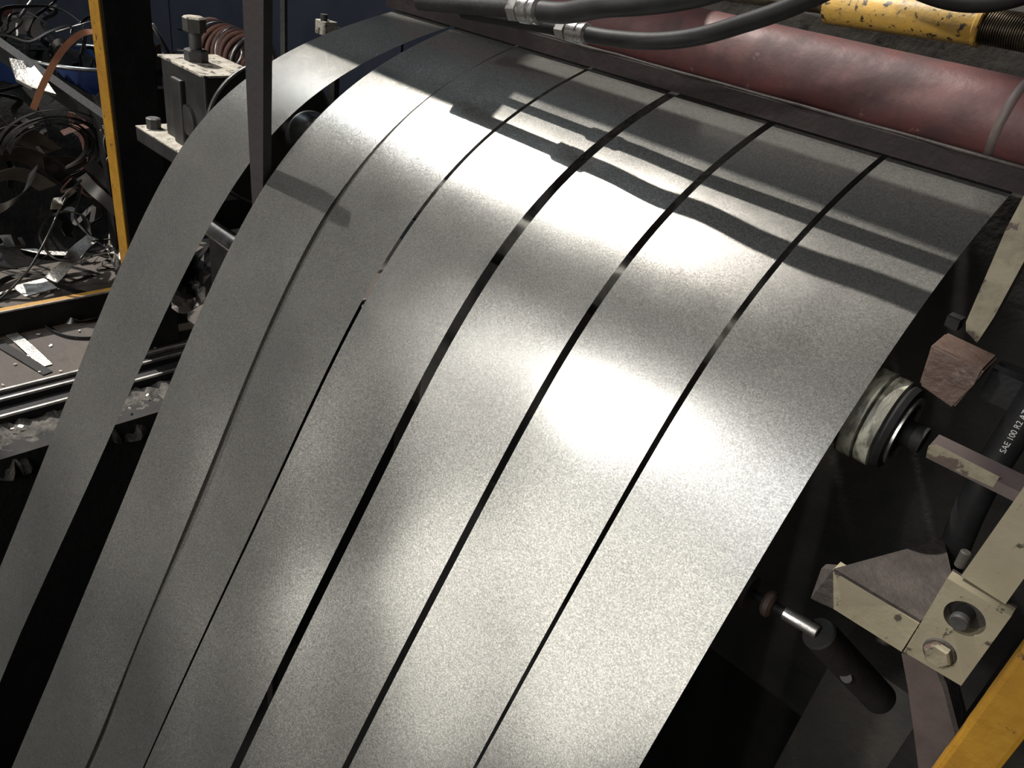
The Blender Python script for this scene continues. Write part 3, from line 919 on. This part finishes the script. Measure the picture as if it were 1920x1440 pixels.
# outline sampled by angle from the hole centre
def hit(th):
    d = Vector((math.cos(th), 0, math.sin(th)))
    best = None
    for i in range(4):
        p, q = corners[i] - ctr, corners[(i + 1) % 4] - ctr
        den = d.x * (q.z - p.z) - d.z * (q.x - p.x)
        if abs(den) < 1e-9: continue
        tt = (p.x * (q.z - p.z) - p.z * (q.x - p.x)) / den
        ss = (p.x * d.z - p.z * d.x) / den
        if tt > 0 and -1e-6 <= ss <= 1 + 1e-6: best = tt if best is None else min(best, tt)
    return ctr + d * best
angs = [2 * PI * k / N for k in range(N)]
for cpt in corners:
    v = cpt - ctr
    angs.append(math.atan2(v.z, v.x) % (2 * PI))
angs = sorted(set(round(a_, 6) for a_ in angs))
inn = [bm.verts.new(ctr + Vector((math.cos(a_) * hr, 0, math.sin(a_) * hr))) for a_ in angs]
out = [bm.verts.new(hit(a_)) for a_ in angs]
dv = Vector((0, .016, 0))
inn2 = [bm.verts.new(v.co + dv) for v in inn]
out2 = [bm.verts.new(v.co + dv) for v in out]
n = len(angs)
for i in range(n):
    j = (i + 1) % n
    bm.faces.new((inn[i], inn[j], out[j], out[i]))
    bm.faces.new((inn2[i], out2[i], out2[j], inn2[j]))
    bm.faces.new((inn[i], inn2[i], inn2[j], inn[j]))
    bm.faces.new((out[i], out[j], out2[j], out2[i]))
obj('plate_body', bm, M_cream, t)
obj('bore_back', box((ctr.x - .03, .752, ctr.z - .03), (ctr.x + .03, .756, ctr.z + .03)), M_gusset, t)
bb = obj('recessed_bolt', lathe(ctr + Vector((-.002, .752, -.004)) - Vector((0, ctr.y, 0)), (0, -1, 0), [(0, 0), (0, .009), (.022, .009), (.024, .0075), (.024, 0)], 20), M_machine, t, smooth=True, autosmooth=.5)
q = at(1762, 1222, Y=.735)
wb = obj('bolt_washer', lathe(q, (0, -1, 0), [(0, 0), (0, .0155), (.002, .0155), (.003, .0145), (.003, 0)], 28), M_gusset, t, smooth=True, autosmooth=.5)
obj('bolt_head', lathe(q + Vector((0, -.003, 0)), (0, -1, 0), [(0, 0), (0, .0135), (.006, .0135), (.008, .0115), (.008, 0)], 6), M_cream_worn, wb)

t = empty('gusset_bracket', at(1640, 1130, Y=.745), 'cream fronted bracket with a dusty triangular top, left of the bolted plate', 'bracket')
fb = [at(x, y, Y=.742) for x, y in ((1562, 1068), (1726, 1165), (1690, 1222), (1563, 1142))]
fb[1].z = fb[0].z
obj('front_bar', prism(fb, (0, .02, 0)), M_cream, t)
obj('end_cap', prism([at(1562, 1068, Y=.742), at(1563, 1142, Y=.742), at(1520, 1122, Y=.75), at(1540, 1066, Y=.76)], (0, .012, 0)), M_gusset, t)
zt2 = fb[0].z + .004
tri = [at(1564, 1066, Z=zt2), at(1727, 1163, Z=zt2), at(1790, 1100, Z=zt2), at(1770, 1010, Z=zt2)]
obj('top_gusset', prism(tri, (0, 0, -.0039)), M_gusset, t)

t = empty('hinge_pin', at(1500, 1165, Y=.77), 'plated pin with a collar below the strip edge', 'pin')
a, b = at(1470, 1148, Y=.77), at(1534, 1186, Y=.77)
obj('pin_body', cyl(a, b, .0085, 20, ch=.001), M_chrome, t, smooth=True, autosmooth=.5)
d = (b - a).normalized()
obj('pin_collar', lathe(a - d * .026, d, [(0, 0), (0, .013), (.004, .017), (.010, .017), (.013, .012), (.013, 0)], 24), M_brown, t, smooth=True, autosmooth=.5)
obj('pin_stub', cyl(a - d * .055, a, .006, 14), M_black, t, smooth=True, autosmooth=.5)
obj('pin_disc', lathe(a - d * .05, d, [(0, 0), (0, .022), (.006, .022), (.006, 0)], 28), M_machine, t, smooth=True, autosmooth=.5)
a2, b2 = b, at(1650, 1310, Y=.86)
t = empty('hydraulic_cylinder', a2, 'black cylinder slanting down under the gusset bracket', 'cylinder')
d = (b2 - a2).normalized()
obj('barrel', cyl(a2 - d * .0, b2, .021, 28, ch=.002), M_black, t, smooth=True, autosmooth=.5)
obj('port_boss', cyl(a2 + d * .09, a2 + d * .09 + Vector((0, -.03, .01)), .007, 12), M_machine, t, smooth=True, autosmooth=.5)

# brown leg
t = empty('brown_brace', at(1740, 1380, Y=.80), 'mauve-brown flat leg going down below the bolted plate', 'brace')
obj('leg_bar', facebox([(1690, 1225), (1745, 1235), (1768, 1290), (1796, 1400), (1830, 1560), (1745, 1560), (1722, 1440), (1703, 1295)], .80, .01), M_pinkbrown, t)
obj('leg_flange', facebox([(1745, 1235), (1752, 1228), (1776, 1285), (1806, 1400), (1840, 1560), (1830, 1560), (1796, 1400), (1768, 1290)], .79, .03), M_gusset, t)
# yellow post near the operator
t = empty('yellow_post', (.055, .70, 0), 'bright yellow post in the lower right corner', 'post')
p0 = at(1846, 1345, Y=.70)
obj('post_tube', box((p0.x - .008, .70, 0), (p0.x + .034, .742, 1.9), bev=.005), M_yel, t)
obj('post_foot', box((p0.x - .05, .66, 0), (p0.x + .07, .78, .01)), M_yel, t)
# printed hose
p0 = at(1908, 800, Y=.90)
t = empty('printed_hose', p0, 'black hydraulic hose with white printed lettering at the right edge', 'hose')
hp = [Vector((p0.x + dx, .90 + dy, H + dz)) for dx, dy, dz in ((.02, .02, .1), (.008, .0, -.12), (0, 0, p0.z - H), (.0, .0, p0.z - H - .10), (.012, .03, p0.z - H - .24))]
obj('hose_body', tube(hp, .0165, 20), M_rubber, t, smooth=True)


def text_mesh(body, size):
    cu = bpy.data.curves.new('print', 'FONT')
    cu.body = body
    cu.size = size
    cu.align_x = 'CENTER'
    cu.align_y = 'CENTER'
    o = bpy.data.objects.new('print', cu)
    C.objects.link(o)
    dg = bpy.context.evaluated_depsgraph_get()
    me = bpy.data.meshes.new_from_object(o.evaluated_get(dg))
    bpy.data.objects.remove(o)
    return me


me = text_mesh('SAE 100 R2 AT', .0085)
me.materials.append(M_white)
view = (Vector((0, 0, H)) - p0)
view.z = 0
view.normalize()
xa = Vector((0, 0, 1))                    # reading direction: upwards
za = view
ya = za.cross(xa)
for v in me.vertices:                      # wrap on the hose
    ang = v.co.y / .0168
    pos = p0 + xa * v.co.x + (za * math.cos(ang) + ya * math.sin(ang)) * .0169
    v.co = pos - parent_origin(t)
o = bpy.data.objects.new('hose_print', me)
C.objects.link(o)
o.parent = t
tag(o, 'white lettering along the hose')
# dark side frame behind it all
t = empty('side_frame', (.1, 1.1, 0), 'dark steel side frame of the machine at the right', 'frame')
obj('frame_plate', box((.02, 1.02, 0), (.06, 1.36, 1.6)), M_black, t)
obj('frame_foot', box((-.12, 1.05, 0), (.06, 1.30, .5)), M_machine, t)
